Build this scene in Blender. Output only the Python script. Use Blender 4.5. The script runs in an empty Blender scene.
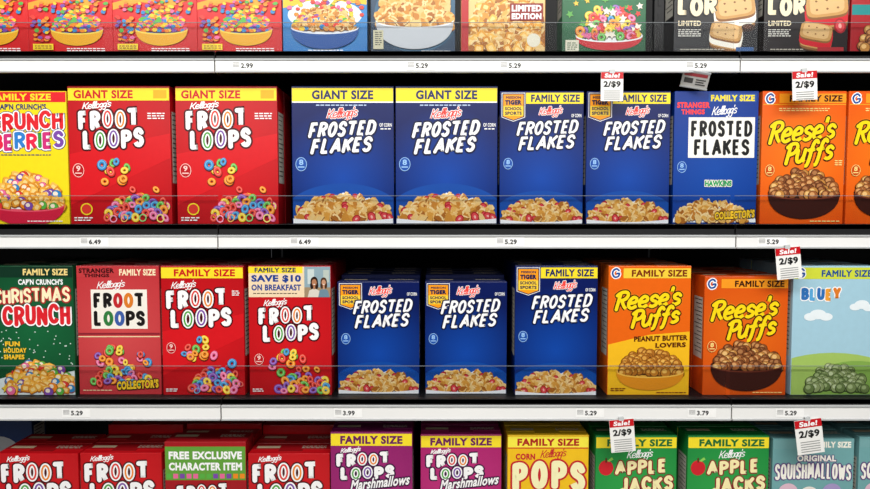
import bpy, math, random
from mathutils import Vector
random.seed(7)
scn=bpy.context.scene
COL=scn.collection
try:
    scn.view_settings.view_transform='Standard'
except Exception: pass

# ---------------------------------------------------------------- camera
F=628.0; TH=math.radians(3.0); CAM=Vector((0,-1.52,1.50))
cd=bpy.data.cameras.new('camera'); cam=bpy.data.objects.new('camera',cd); COL.objects.link(cam)
cd.sensor_width=36; cd.lens=F*36/870; cam.location=CAM
cam.rotation_euler=(math.radians(90)-TH,0,0); scn.camera=cam
def P(px,py,Y):
    x=(px-435)/F; y=-(py-244.5)/F
    dy=math.cos(TH)+y*math.sin(TH); dz=-math.sin(TH)+y*math.cos(TH)
    t=(Y-CAM.y)/dy
    return x*t, CAM.z+dz*t

# ---------------------------------------------------------------- materials
MATS={}
def lin(h):
    h=h.lstrip('#'); o=[]
    for i in (0,2,4):
        c=int(h[i:i+2],16)/255
        o.append(c/12.92 if c<=.04045 else ((c+.055)/1.055)**2.4)
    return o+[1]
def mat(h,rough=.28,metal=0,glow=None,noise=.05,name=None,scale=60):
    k=(h,rough,metal,glow,noise,scale)
    if k in MATS: return MATS[k]
    m=bpy.data.materials.new(name or 'ink_'+h.lstrip('#')); m.use_nodes=True
    nt=m.node_tree; b=nt.nodes['Principled BSDF']
    b.inputs['Roughness'].default_value=rough; b.inputs['Metallic'].default_value=metal
    b.inputs['Specular IOR Level'].default_value=.4
    tc=nt.nodes.new('ShaderNodeTexCoord')
    nz=nt.nodes.new('ShaderNodeTexNoise'); nz.inputs['Scale'].default_value=scale
    nt.links.new(tc.outputs['Object'],nz.inputs['Vector'])
    mx=nt.nodes.new('ShaderNodeMix'); mx.data_type='RGBA'
    c=lin(h)
    mx.inputs[6].default_value=[v*(1-noise) for v in c[:3]]+[1]
    mx.inputs[7].default_value=[min(1,v*(1+noise)) for v in c[:3]]+[1]
    nt.links.new(nz.outputs[0],mx.inputs[0])
    out=mx.outputs[2]
    if glow:   # printed radial tint on the carton: (hex, centre height, radius)
        gh,gz,gr=glow
        mp=nt.nodes.new('ShaderNodeMapping'); mp.vector_type='TEXTURE'
        mp.inputs['Location'].default_value=(0,-.0,gz); mp.inputs['Scale'].default_value=(gr,10,gr)
        gd=nt.nodes.new('ShaderNodeTexGradient'); gd.gradient_type='SPHERICAL'
        nt.links.new(tc.outputs['Object'],mp.inputs['Vector']); nt.links.new(mp.outputs[0],gd.inputs[0])
        m2=nt.nodes.new('ShaderNodeMix'); m2.data_type='RGBA'
        nt.links.new(gd.outputs[1],m2.inputs[0]); nt.links.new(out,m2.inputs[6]); m2.inputs[7].default_value=lin(gh)
        out=m2.outputs[2]
    nt.links.new(out,b.inputs['Base Color'])
    MATS[k]=m; return m

# ---------------------------------------------------------------- mesh helpers
def mesh_obj(name,verts,faces,mats,mi=None,parent=None,loc=(0,0,0)):
    me=bpy.data.meshes.new(name); me.from_pydata(verts,[],faces)
    for m in mats: me.materials.append(m)
    if mi:
        me.polygons.foreach_set('material_index',mi)
    me.update()
    ob=bpy.data.objects.new(name,me); COL.objects.link(ob); ob.location=loc
    if parent: ob.parent=parent
    return ob
def boxgeo(x0,x1,y0,y1,z0,z1):
    v=[(x0,y0,z0),(x1,y0,z0),(x1,y1,z0),(x0,y1,z0),(x0,y0,z1),(x1,y0,z1),(x1,y1,z1),(x0,y1,z1)]
    f=[(0,3,2,1),(4,5,6,7),(0,1,5,4),(1,2,6,5),(2,3,7,6),(3,0,4,7)]
    return v,f
def boxes_obj(name,specs,mats,parent=None,loc=(0,0,0),bevel=0,mi=None):
    V=[];Fc=[];M=[]
    for i,s in enumerate(specs):
        v,f=boxgeo(*s[:6]); o=len(V); V+=v; Fc+=[tuple(a+o for a in q) for q in f]; M+=[(s[6] if len(s)>6 else 0)]*6
    ob=mesh_obj(name,V,Fc,mats,M,parent,loc)
    if bevel:
        b=ob.modifiers.new('bevel','BEVEL'); b.width=bevel; b.segments=2
    return ob

TC={}
def text_geo(s,bold,b,shear):
    """flat letter mesh, contour grown by b; letter spacing follows bold"""
    k=(s,round(bold,4),round(b,4),shear)
    if k in TC: return TC[k]
    cu=bpy.data.curves.new('t','FONT'); cu.body=s; cu.size=1; cu.resolution_u=3; cu.shear=shear
    cu.bevel_depth=b; cu.bevel_resolution=0; cu.space_character=1.0+bold*2
    ob=bpy.data.objects.new('t',cu); COL.objects.link(ob)
    dg=bpy.context.evaluated_depsgraph_get(); dg.update()
    me=ob.evaluated_get(dg).to_mesh()
    vs=[(v.co.x,v.co.y) for v in me.vertices]
    fs=[tuple(p.vertices) for p in me.polygons if b==0 or p.normal.z>.05]
    ob.evaluated_get(dg).to_mesh_clear()
    bpy.data.objects.remove(ob); bpy.data.curves.remove(cu)
    TC[k]=(vs,fs); return TC[k]

# ---------------------------------------------------------------- brush lettering: stroke skeletons
def oval(cx,cy,rx,ry,n=14): return [(cx+rx*math.sin(2*math.pi*i/n),cy+ry*math.cos(2*math.pi*i/n)) for i in range(n+1)]
GL={
'A':(.75,[[(0,0),(.375,1)],[(.375,1),(.75,0)],[(.15,.33),(.6,.33)]]),
'B':(.6,[[(0,0),(0,1)],[(0,1),(.32,1),(.54,.88),(.54,.66),(.32,.53),(0,.53)],[(.3,.53),(.58,.42),(.6,.16),(.36,0),(0,0)]]),
'C':(.62,[[(.62,.8),(.46,.98),(.2,.97),(0,.7),(0,.3),(.2,.03),(.46,.02),(.62,.2)]]),
'D':(.66,[[(0,0),(0,1)],[(0,1),(.34,1),(.62,.78),(.66,.5),(.62,.22),(.34,0),(0,0)]]),
'E':(.52,[[(0,0),(0,1)],[(0,1),(.52,1)],[(0,.52),(.44,.52)],[(0,0),(.52,0)]]),
'F':(.56,[[(0,0),(0,1)],[(0,1),(.56,1)],[(0,.5),(.46,.5)]]),
'G':(.66,[[(.62,.8),(.46,.98),(.2,.97),(0,.7),(0,.3),(.2,.03),(.46,.02),(.64,.2),(.64,.45)],[(.64,.45),(.36,.45)]]),
'H':(.6,[[(0,0),(0,1)],[(.6,0),(.6,1)],[(0,.5),(.6,.5)]]),
'I':(.0,[[(0,0),(0,1)]]),
'J':(.46,[[(.46,1),(.46,.28),(.36,.04),(.14,.0),(0,.18)]]),
'K':(.6,[[(0,0),(0,1)],[(.58,1),(0,.42)],[(.2,.6),(.6,0)]]),
'L':(.5,[[(0,1),(0,0)],[(0,0),(.5,0)]]),
'M':(.8,[[(0,0),(.05,1)],[(.05,1),(.4,.3)],[(.4,.3),(.75,1)],[(.75,1),(.8,0)]]),
'N':(.62,[[(0,0),(0,1)],[(0,1),(.62,0)],[(.62,0),(.62,1)]]),
'O':(.66,[oval(.33,.5,.33,.5)]),
'P':(.56,[[(0,0),(0,1)],[(0,1),(.33,1),(.56,.87),(.56,.62),(.33,.48),(0,.48)]]),
'Q':(.74,[oval(.36,.5,.36,.5),[(.46,.25),(.76,-.06)]]),
'R':(.6,[[(0,0),(0,1)],[(0,1),(.33,1),(.57,.87),(.57,.64),(.33,.5),(0,.5)],[(.28,.5),(.6,0)]]),
'S':(.56,[[(.55,.82),(.4,.99),(.17,.99),(.01,.8),(.1,.6),(.46,.44),(.56,.22),(.42,.01),(.15,.01),(0,.17)]]),
'T':(.74,[[(0,1),(.74,1)],[(.37,1),(.37,0)]]),
'U':(.6,[[(0,1),(0,.3),(.12,.05),(.3,0),(.48,.05),(.6,.3),(.6,1)]]),
'V':(.66,[[(0,1),(.33,0)],[(.33,0),(.66,1)]]),
'W':(.95,[[(0,1),(.22,0)],[(.22,0),(.47,.75)],[(.47,.75),(.72,0)],[(.72,0),(.95,1)]]),
'Y':(.62,[[(0,1),(.31,.5)],[(.62,1),(.31,.5)],[(.31,.5),(.31,0)]]),
"'":(.02,[[(.02,1),(.0,.76)]]),
'e':(.5,[[(.06,.3),(.4,.36),(.42,.55),(.22,.64),(.03,.42),(.05,.14),(.24,0),(.5,.12)]]),
's':(.42,[[(.4,.52),(.24,.64),(.06,.52),(.12,.37),(.36,.26),(.38,.09),(.18,0),(0,.08)]]),
'u':(.52,[[(.0,.62),(.02,.16),(.16,0),(.34,.08),(.44,.3)],[(.46,.62),(.44,.12),(.54,.0)]]),
'f':(.44,[[(.52,.92),(.4,1.04),(.26,.92),(.2,.6),(.17,.1),(.1,-.22),(-.04,-.24)],[(.02,.56),(.42,.58)]]),
'r':(.6,[[(.08,0),(.14,.97)],[(-.04,.84),(.2,1),(.5,.98),(.6,.78),(.45,.57),(.14,.5)],[(.3,.52),(.46,.2),(.64,.0)]]),   # script capital R
'p':(.56,[[(.08,0),(.14,.97)],[(-.04,.84),(.2,1),(.5,.98),(.6,.76),(.45,.52),(.14,.44)]]),                         # script capital P
'k':(.62,[[(.12,1),(.02,0)],[(.62,.98),(.34,.62),(.08,.48)],[(.1,.5),(.34,.36),(.46,.04),(.66,.06)]]),           # script capital K
'l':(.2,[[(.0,.1),(.17,.6),(.22,.95),(.11,1.02),(.05,.7),(.06,.12),(.14,0),(.24,.1)]]),
'o':(.4,[oval(.2,.3,.19,.31,10)]),
'g':(.42,[[(.38,.52),(.2,.62),(.02,.4),(.08,.08),(.28,.12),(.38,.5)],[(.4,.6),(.36,-.1),(.2,-.42),(.0,-.26)]]),
}
def smooth(p,n=5):
    if len(p)==2: return p
    o=[]
    closed=abs(p[0][0]-p[-1][0])+abs(p[0][1]-p[-1][1])<1e-6
    for i in range(len(p)-1):
        p1,p2=p[i],p[i+1]
        p0=p[i-1] if i>0 else (p[-2] if closed else p1); p3=p[i+2] if i+2<len(p) else (p[1] if closed else p2)
        for j in range(n):
            t=j/n; o.append(tuple(.5*((2*p1[k])+(-p0[k]+p2[k])*t+(2*p0[k]-5*p1[k]+4*p2[k]-p3[k])*t*t+(-p0[k]+3*p1[k]-3*p2[k]+p3[k])*t**3) for k in (0,1)))
    o.append(p[-1]); return o

class Art:
    def __init__(s,W,H):
        s.W=W;s.H=H;s.h=100*H/W;s.parts={};s.z=.0003;s.rnd=random.Random(11)
    def add(s,part,pts,faces,col,dz=2e-5,ramp=None):
        s.z+=dz
        p=s.parts.setdefault(part,dict(v=[],f=[],m=[],mats=[]))
        m=mat(col) if isinstance(col,str) else col
        if m not in p['mats']: p['mats'].append(m)
        i=p['mats'].index(m); o=len(p['v'])
        p['v']+=[((x/100-.5)*s.W,-s.z-(ramp[j] if ramp else 0),s.H-y/100*s.W) for j,(x,y) in enumerate(pts)]
        p['f']+=[tuple(a+o for a in f) for f in faces]; p['m']+=[i]*len(faces)
    def stroke(s,part,path,w,col):
        """brush stroke of even width with round ends"""
        q=[path[0]]
        for a in path[1:]:
            if math.hypot(a[0]-q[-1][0],a[1]-q[-1][1])>1e-4: q.append(a)
        if len(q)<2: return
        n=len(q); r=w/2; closed=math.hypot(q[0][0]-q[-1][0],q[0][1]-q[-1][1])<1e-3
        V=[];Fa=[];rp=[]
        def ang(i):
            a=q[max(0,i-1)];b=q[min(n-1,i+1)]
            if closed and i in(0,n-1): a=q[-2];b=q[1]
            return math.atan2(b[1]-a[1],b[0]-a[0])
        for i in range(n):
            t=ang(i); dx,dy=-math.sin(t)*r,math.cos(t)*r
            V+=[(q[i][0]+dx,q[i][1]+dy),(q[i][0]-dx,q[i][1]-dy)]; rp+=[i*3e-7]*2
            if i: Fa.append((2*i-2,2*i-1,2*i+1,2*i))
        if not closed:
            for i,sg in ((0,1),(n-1,-1)):
                t=ang(i); o=len(V); K=7
                for k in range(K+1):
                    aa=t+sg*(math.pi/2+math.pi*k/K); V.append((q[i][0]+r*math.cos(aa),q[i][1]+r*math.sin(aa))); rp.append(i*3e-7)
                Fa.append(tuple(range(o,o+K+1)))
        s.add(part,V,Fa,col,2.2e-6 if n<4 else 4e-6+n*3e-7,rp)
    def stext(s,part,t,x0,y0,x1,y1,col,wt,out=None,ow=1.2,shear=0,slope=0,arch=0,sp=.5,bounce=0,out2=None,ow2=2.4,cols=None,ocore=None):
        """hand brush lettering from stroke skeletons fitted to a rectangle"""
        SW=sum(GL[c][0] for c in t if c!=' '); n=len(t)
        kx=(x1-x0-wt-(n-1)*(wt+sp)-shear*(y1-y0))/SW
        H=y1-y0-wt; x=x0+wt/2; L=[]
        for i,c in enumerate(t):
            gw,st=GL[c]; b=bounce*(1 if i%2 else -1); hs=1+(.03*bounce*(1 if i%3 else -1))
            for pth in st:
                pp=[]
                for u,v in smooth(pth):
                    X=x+u*kx; uu=(X-x0)/(x1-x0)
                    Y=y1-wt/2-v*H*hs+b-slope*(uu-.5)-arch*(1-(2*uu-1)**2)
                    pp.append((X+shear*v*(y1-y0),Y))
                L.append((i,pp))
            x+=gw*kx+wt+sp
        for cc,w in ((out2,wt+2*ow2),(out,wt+2*ow)):
            if cc:
                s.z+=3e-5
                for i,pp in L: s.stroke(part,pp,w,cc)
        s.z+=3e-5
        for i,pp in L: s.stroke(part,pp,wt,cols[i%len(cols)] if cols else col)
        if ocore:   # coloured cereal ring printed inside each O
            s.z+=3e-5; k=0
            for i,pp in L:
                if t[i]=='O': s.stroke(part,pp,wt*.36,ocore[k%len(ocore)]); k+=1
    def clip(s,pts):
        lo,hi,t,b=.6,99.4,.6,s.h-.6
        def cut(ps,ins,inter):
            o=[]
            for i in range(len(ps)):
                a,c=ps[i-1],ps[i]
                if ins(c):
                    if not ins(a): o.append(inter(a,c))
                    o.append(c)
                elif ins(a): o.append(inter(a,c))
            return o
        def ix(X): return lambda a,c:(X,a[1]+(c[1]-a[1])*(X-a[0])/(c[0]-a[0]))
        def iy(Y): return lambda a,c:(a[0]+(c[0]-a[0])*(Y-a[1])/(c[1]-a[1]),Y)
        for ins,it in ((lambda p:p[0]>=lo,ix(lo)),(lambda p:p[0]<=hi,ix(hi)),(lambda p:p[1]>=t,iy(t)),(lambda p:p[1]<=b,iy(b))):
            if len(pts)<3: return []
            pts=cut(pts,ins,it)
        return pts
    def poly(s,part,pts,col,dz=2e-5):
        pts=s.clip(pts)
        if len(pts)>=3: s.add(part,pts,[tuple(range(len(pts)))],col,dz)
    def rect(s,part,x0,y0,x1,y1,col,dz=2e-5): s.poly(part,[(x0,y0),(x1,y0),(x1,y1),(x0,y1)],col,dz)
    def ell(s,part,cx,cy,rx,ry,col,rot=0,n=20,a0=0,a1=360,dz=2e-5):
        c,sn=math.cos(rot),math.sin(rot); pts=[]
        full=abs(a1-a0)>=360
        for i in range(n if full else n+1):
            a=math.radians(a0+(a1-a0)*i/n); x=rx*math.cos(a); y=ry*math.sin(a)
            pts.append((cx+x*c-y*sn,cy+x*sn+y*c))
        s.poly(part,pts,col,dz)
    def ring(s,part,cx,cy,r,r2,col,sq=1,rot=0,n=14,dz=8e-6):
        c,sn=math.cos(rot),math.sin(rot)
        o=[];q=[]
        for i in range(n):
            a=2*math.pi*i/n
            for rr,l in ((r,o),(r2,q)):
                x=rr*math.cos(a); y=rr*math.sin(a)*sq; l.append((cx+x*c-y*sn,cy+x*sn+y*c))
        if all(1<p[0]<99 and 1<p[1]<s.h-1 for p in o):
            s.add(part,o+q,[(i,(i+1)%n,n+(i+1)%n,n+i) for i in range(n)],col,dz)
    def text(s,part,t,x0,y0,x1,y1,col,bold=.03,out=None,outw=.05,shear=0,arch=0,slope=0,rot=0,out2=None,outw2=.1,taper=0):
        vs,fs=text_geo(t,bold,bold,shear)
        used=set(i for f in fs for i in f)
        X0=min(vs[i][0] for i in used);X1=max(vs[i][0] for i in used);Y0=min(vs[i][1] for i in used);Y1=max(vs[i][1] for i in used)
        cx,cy=(x0+x1)/2,(y0+y1)/2; c,sn=math.cos(rot),math.sin(rot)
        def tf(v):
            u=(v[0]-X0)/(X1-X0); w=(v[1]-Y0)/(Y1-Y0)
            k=1+taper*(2*u-1)
            x=x0+u*(x1-x0); y=cy-(w-.5)*(y1-y0)*k - arch*(1-(2*u-1)**2) - slope*(u-.5)
            dx,dy=x-cx,y-cy
            return (cx+dx*c-dy*sn,cy+dx*sn+dy*c)
        for cc,b in ((out2,bold+outw2),(out,bold+outw)):
            if cc:
                v2,f2=text_geo(t,bold,b,shear); s.add(part,[tf(v) for v in v2],f2,cc,3e-5)
        s.add(part,[tf(v) for v in vs],fs,col,3e-5)
    def build(s,parent):
        r=[]
        for n,p in s.parts.items():
            r.append(mesh_obj(n,p['v'],p['f'],p['mats'],p['m'],parent))
        return r

# ---------------------------------------------------------------- printed cereal pieces
GOLD=['d6983e','c47f2e','dfac58','a9651f','cb8a34','e6c280']
LOOP=['e03a2e','f08a1e','f2c92a','58b044','7a48a8','2a86c4','ea6a9c']
def piece(a,kind,x,y,r):
    R=a.rnd; pt='serving_picture'; d=7e-6
    if kind=='flake':
        n=8; rot=R.random()*6; sq=.5+.4*R.random(); r*=1.12
        def tr(l): return [(p[0]*math.cos(rot)-p[1]*math.sin(rot),p[0]*math.sin(rot)+p[1]*math.cos(rot)) for p in l]
        rr=[r*(.72+.45*R.random()) for _ in range(n)]
        base=[(rr[i]*math.cos(2*math.pi*i/n),rr[i]*math.sin(2*math.pi*i/n)*sq) for i in range(n)]
        p0=tr(base)
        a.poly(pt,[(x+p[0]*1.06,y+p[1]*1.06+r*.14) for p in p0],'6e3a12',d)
        a.poly(pt,[(x+p[0],y+p[1]) for p in p0],R.choice(GOLD),d)
        cr=tr([base[i] for i in range(5)]+[(base[i][0]*.62,base[i][1]*.5) for i in (4,3,2,1,0)])
        if all(1<x+p[0]<99 and 1<y+p[1]<a.h-1 for p in cr):
            a.add(pt,[(x+p[0],y+p[1]) for p in cr],[(0,1,8,9),(1,2,7,8),(2,3,6,7),(3,4,5,6)],R.choice(['f0d298','e9bc72']),d)
    elif kind in('puff','pbpuff','ball','greenball'):
        pal={'puff':[('8c5028','c98f58'),('a05f30','d9a066'),('7a4424','b0784a'),('c08440','ecc07c')],'pbpuff':[('c07c28','ecb85a'),('ac6a20','dca048')],'ball':[(c,'f6e6d0') for c in LOOP],'greenball':[('7f9158','b4c48c'),('6c8048','a3b57c'),('95a46c','c8d4a6')]}[kind]
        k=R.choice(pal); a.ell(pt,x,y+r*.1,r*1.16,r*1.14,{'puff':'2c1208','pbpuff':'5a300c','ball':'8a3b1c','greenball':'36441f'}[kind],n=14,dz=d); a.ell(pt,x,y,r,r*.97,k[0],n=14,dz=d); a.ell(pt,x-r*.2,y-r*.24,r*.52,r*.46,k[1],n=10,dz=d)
    elif kind=='loop':
        c=R.choice(LOOP)
        sq=.7+.3*R.random(); rot=R.random()*3
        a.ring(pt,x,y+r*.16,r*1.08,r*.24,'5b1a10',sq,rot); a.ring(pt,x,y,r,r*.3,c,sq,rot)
        hi={'e03a2e':'f0776a','f08a1e':'f9b660','f2c92a':'f9e27a','58b044':'92d27e','7a48a8':'a883ca','2a86c4':'74b7e2','ea6a9c':'f6a3c2'}.get(c,'dbe8b0')
        a.ring(pt,x-r*.04,y-r*.06,r*.8,r*.56,hi,sq,rot)
    elif kind=='pillow':
        rot=R.random()*3; c,sn=math.cos(rot),math.sin(rot)
        q=[(-1,-.6),(-.7,-.8),(.7,-.8),(1,-.6),(1,.6),(.7,.8),(-.7,.8),(-1,.6)]
        for k,col in ((1.1,'96551a'),(1,R.choice(['eda839','f4bc55','dd9128'])),(.55,'f9d78c')):
            a.poly(pt,[(x+r*k*(p[0]*c-p[1]*sn),y+r*k*(p[0]*sn+p[1]*c)+(r*.15 if k>1 else 0)) for p in q],col,d)
    elif kind=='star':
        col=R.choice(['d8372f','f2ead8','5aa84a','e9c33c','e46a9a']); rot=R.random()
        pts=[(x+(r if i%2==0 else r*.5)*math.cos(rot+i*math.pi/5),y+(r if i%2==0 else r*.5)*math.sin(rot+i*math.pi/5)) for i in range(10)]
        if all(1<p[0]<99 and 1<p[1]<a.h-2 for p in pts):
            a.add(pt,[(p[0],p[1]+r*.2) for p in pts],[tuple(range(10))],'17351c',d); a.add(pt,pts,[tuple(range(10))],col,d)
    elif kind=='pebble':
        c=R.choice(LOOP+['f08a1e','f2c92a','e03a2e'])
        pts=[(x+r*(.8+.4*R.random())*math.cos(i*1.05),y+r*.75*(.8+.4*R.random())*math.sin(i*1.05)) for i in range(6)]
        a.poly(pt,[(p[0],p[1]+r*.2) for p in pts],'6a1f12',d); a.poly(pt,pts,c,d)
    elif kind=='berry':   # strawberry slice
        rot=R.random()*3
        a.ell(pt,x,y,r*1.0,r*.8,'a81624',rot,n=12,dz=d); a.ell(pt,x,y,r*.78,r*.58,'d8444a',rot,n=12,dz=d); a.ell(pt,x,y,r*.34,r*.22,'f2b0a6',rot,n=8,dz=d)
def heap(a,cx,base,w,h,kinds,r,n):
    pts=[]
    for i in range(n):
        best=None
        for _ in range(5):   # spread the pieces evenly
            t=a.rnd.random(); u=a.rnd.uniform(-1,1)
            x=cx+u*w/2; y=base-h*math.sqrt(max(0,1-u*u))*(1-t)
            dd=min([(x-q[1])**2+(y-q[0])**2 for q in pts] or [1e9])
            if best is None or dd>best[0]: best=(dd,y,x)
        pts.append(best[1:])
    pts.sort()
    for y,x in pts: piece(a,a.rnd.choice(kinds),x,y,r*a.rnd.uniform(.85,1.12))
def bowl(a,cx,rim,w,depth,cols,ry=None):
    ry=ry or w*.09; pt='serving_picture'
    pts=[(cx+w/2*math.cos(t),rim+depth*(math.sin(t)**.8)) for t in [math.pi*i/16 for i in range(17)]]
    a.poly(pt,pts,cols[0]); a.ell(pt,cx,rim,w/2,ry,cols[1],n=28); a.ell(pt,cx,rim,w/2*.93,ry*.8,cols[2],n=28)
def bowl_front(a,cx,rim,w,depth,col,lip,ry=None):
    ry=ry or w*.09; pt='serving_picture'
    T=[math.pi*i/18 for i in range(19)]
    top=[(cx+w/2*math.cos(t),rim+ry*math.sin(t)) for t in T]; bot=[(cx+w/2*math.cos(t),rim+depth*(math.sin(t)**.8)+.1) for t in T]
    lipb=[(x,y+1.6) for x,y in top]
    for l1,l2,c in ((top,bot,col),(top,lipb,lip)):
        for i in range(18): a.poly(pt,[l1[i],l1[i+1],l2[i+1],l2[i]],c,dz=(2e-5 if i==0 else 0))
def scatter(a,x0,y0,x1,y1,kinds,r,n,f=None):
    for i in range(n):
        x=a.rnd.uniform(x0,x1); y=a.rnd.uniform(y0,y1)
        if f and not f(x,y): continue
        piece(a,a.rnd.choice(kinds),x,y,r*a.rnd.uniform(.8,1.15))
def finepr(a,x0,x1,y,col,n=1):
    for i in range(n):
        x=x0
        while x<x1-2:
            w=a.rnd.uniform(2,5); a.rect('front_print',x,y+i*2.4,min(x+w,x1),y+i*2.4+1.1,col,dz=1e-6 if x>x0 else 2e-5); x+=w+1
def badge8(a,x,y,t,c1='9cc6f2',c2='1b4fa8'):
    a.ell('front_print',x,y,5.6,6.8,c1); a.ell('front_print',x,y,5.0,6.2,c2); a.text('front_print',t,x-2.1,y-4.6,x+2.1,y+.8,c1,.03); a.rect('front_print',x-3.2,y+2.2,x+3.2,y+3.3,c1)
def froot_logo(a,x,y,w,h,dx=6,outc='4a060e',col='ffffff'):
    """two lines of fat bouncy bubble letters with cereal rings in the double O"""
    pt='brand_logo'; lh=h*.5; wt=w*.074
    a.stext(pt,'FROOT',x,y,x+w,y+lh,col,wt,outc,1.7,slope=3,sp=1.7,bounce=.5,ocore=['e03a2e','f08a1e'])
    a.stext(pt,'LOOPS',x+dx,y+lh*1.04,x+dx+w,y+lh*2.04,col,wt,outc,1.7,slope=3,sp=1.7,bounce=.5,ocore=['4aa63c','7a48a8'])
def banner(a,x0,y0,x1,y1,t,bg='f8e02c',fg='c8141e',tx=None):
    a.rect('size_banner',x0,y0,x1,y1,bg)
    tx=tx or (x0+(x1-x0)*.12,x1-(x1-x0)*.12)
    m=(y1-y0)*.16
    a.text('size_banner',t,tx[0],y0+m,tx[1],y1-m,fg,.04)
def kell(a,x0,y0,x1,y1,col='ffffff',out=None):
    a.stext('brand_logo',"kellogg's",x0,y0,x1,y1-(y1-y0)*.12,col,1.0,out,.6,shear=.2,slope=3,sp=-.7)

# ---------------------------------------------------------------- designs
D={}
def d_giant_fl(a):
    banner(a,.6,2,99.4,14,'GIANT SIZE',tx=(6,64)); a.rect('size_banner',84,4,97,12,'f2b01c')
    a.poly('front_print',[(.6,66),(99.4,46),(99.4,70),(.6,116)],'d8161f')
    froot_logo(a,10,23,60,37,4); kell(a,14,14.5,44,22.5)
    finepr(a,78,95,26,'ffffff',3)
    badge8(a,9,82,'9','ffd0c8','b80f19'); a.ell('front_print',16,120,6,6,'f4dc28'); a.ell('front_print',16,120,4.8,4.8,'e03a2e')
    scatter(a,26,70,95,118,['loop'],4.6,30,lambda x,y:abs(y-(72+.55*(x-20)))<16)
    heap(a,66,130,62,22,['loop'],4.9,36)
    finepr(a,4,22,128,'ffffff',2)
def d_fl(a):
    banner(a,.6,2,99.4,15,'FAMILY SIZE',tx=(16,90))
    a.poly('front_print',[(.6,80),(99.4,58),(99.4,86),(.6,134)],'d8161f')
    froot_logo(a,6,29,74,45,5); kell(a,12,18,44,28)
    finepr(a,86,97,30,'ffffff',3); badge8(a,11,100,'9','ffd0c8','b80f19')
    scatter(a,26,86,92,138,['loop'],5.3,32,lambda x,y:abs(y-(90+.55*(x-20)))<18)
    heap(a,66,153,62,26,['loop'],5.6,34); finepr(a,4,18,150,'ffffff',2)
def d_fl_save(a):
    a.rect('size_banner',.6,1,99.4,38,'f0d8b4'); a.rect('size_banner',.6,1,66,9,'f8e02c')
    a.text('size_banner','FAMILY SIZE',8,2.2,58,8,'1c2b57',.04)
    a.text('size_banner','SAVE $10',4,11,64,20.5,'1c3f8f',.05); a.text('size_banner','ON BREAKFAST',4,22.5,64,30,'1c3f8f',.04); finepr(a,6,60,33,'5a4a3a',1)
    z='size_banner'
    a.rect(z,68,1,99.4,38,'8fa9b4'); a.rect(z,68,26,99.4,38,'a08a6c'); a.rect(z,72,4,80,22,'c9d6d4'); a.rect(z,91,5,98,20,'b9c4bc')
    for px,s_,hc,sk,sh in ((80,1.0,'2a1812','b27a58','d8d2c6'),(91.5,.85,'4a2c18','c69272','6c8a9a')):
        y=19
        a.poly(z,[(px-8*s_,38),(px-6*s_,30),(px-2*s_,28),(px+2*s_,28),(px+6*s_,30),(px+8*s_,38)],sh)
        a.ell(z,px,y,4.6*s_,6*s_,hc,n=14); a.ell(z,px-2.8*s_,y+4.5,2.2*s_,5*s_,hc,n=12); a.ell(z,px+2.8*s_,y+4.5,2.2*s_,5*s_,hc,n=12); a.rect(z,px-1.2*s_,y+4,px+1.2*s_,y+9.5,sk)
        a.ell(z,px,y+1.2,3*s_,4.2*s_,sk,n=14); a.poly(z,[(px-1.4*s_,y+3),(px+1.4*s_,y+3),(px+.8*s_,y+3.9),(px-.8*s_,y+3.9)],'f4ece4')
    froot_logo(a,12,50,68,41,5); kell(a,18,40,48,49)
    badge8(a,12,114,'9','ffd0c8','b80f19'); scatter(a,26,102,92,140,['loop'],5.3,26,lambda x,y:abs(y-(104+.5*(x-20)))<17)
    heap(a,66,153,62,20,['loop'],5.6,28); finepr(a,4,18,150,'ffffff',2)
def d_fl_small(a):
    kell(a,12,2.5,42,10.5); froot_logo(a,5,12,80,47,6); finepr(a,4,30,120,'ffffff',3)
    scatter(a,10,68,92,90,['loop'],5.6,10); heap(a,60,a.h-3,80,36,['loop'],6,44)
def d_fl_retro(a):
    a.rect('size_banner',.6,2,99.4,14,'c23a3e'); a.text('size_banner','FAMILY SIZE',52,4,96,12,'f7e7c0',.04)
    a.text('front_print','STRANGER',3,3,46,9,'3a0509',.05); a.text('front_print','THINGS',9,9.6,40,14,'3a0509',.05)
    a.rect('brand_logo',17,29,85,77,'f6f1e6'); kell(a,24,18,60,28,'ffffff')
    a.stext('brand_logo','FROOT',20,33,82,51.5,'1b1616',4.4,sp=1.4,cols=['1b1616','1b1616','c3262c','e07f27','1b1616'])
    a.stext('brand_logo','LOOPS',20,55,82,73.5,'1b1616',4.4,sp=1.4,cols=['1b1616','2f7d3e','3a5da8','1b1616','1b1616'])
    a.rect('front_print',.6,82,99.4,84,'8a2230'); a.rect('front_print',.6,86,99.4,87.2,'f0dcae')
    scatter(a,20,98,92,130,['loop'],5,22)
    heap(a,52,144,70,18,['loop'],5.4,30)
    a.text('front_print',"COLLECTOR'S",46,140,97,151,'f6c72c',.06,'1b1616',.08,slope=3); finepr(a,5,40,152,'f0dcae')
def ff_logo(a,x0,x1,y0,hh):
    a.stext('brand_logo','FROSTED',x0,y0,x1,y0+hh*.97,'ffffff',3.0,'050f3c',1.6,shear=.2,slope=3,sp=.95)
    a.stext('brand_logo','FLAKES',x0+2,y0+hh*1.03,x1-4,y0+hh*2,'ffffff',3.1,'050f3c',1.6,shear=.2,slope=3,sp=1.0)
def d_giant_ff(a):
    banner(a,.6,2,99.4,15,'GIANT SIZE',fg='16265e',tx=(20,80)); a.rect('size_banner',.6,15,99.4,16.2,'ffffff')
    finepr(a,24,76,18,'b8cdf0')
    kell(a,34,21,66,32,'f4433a','ffffff'); ff_logo(a,16,84,34,15.5)
    a.text('front_print','OF CORN',86,36,98,39.5,'ffffff',.02); finepr(a,87,97,41,'ffffff')
    badge8(a,9,76,'8'); ff_low(a,a.h,96)
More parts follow.
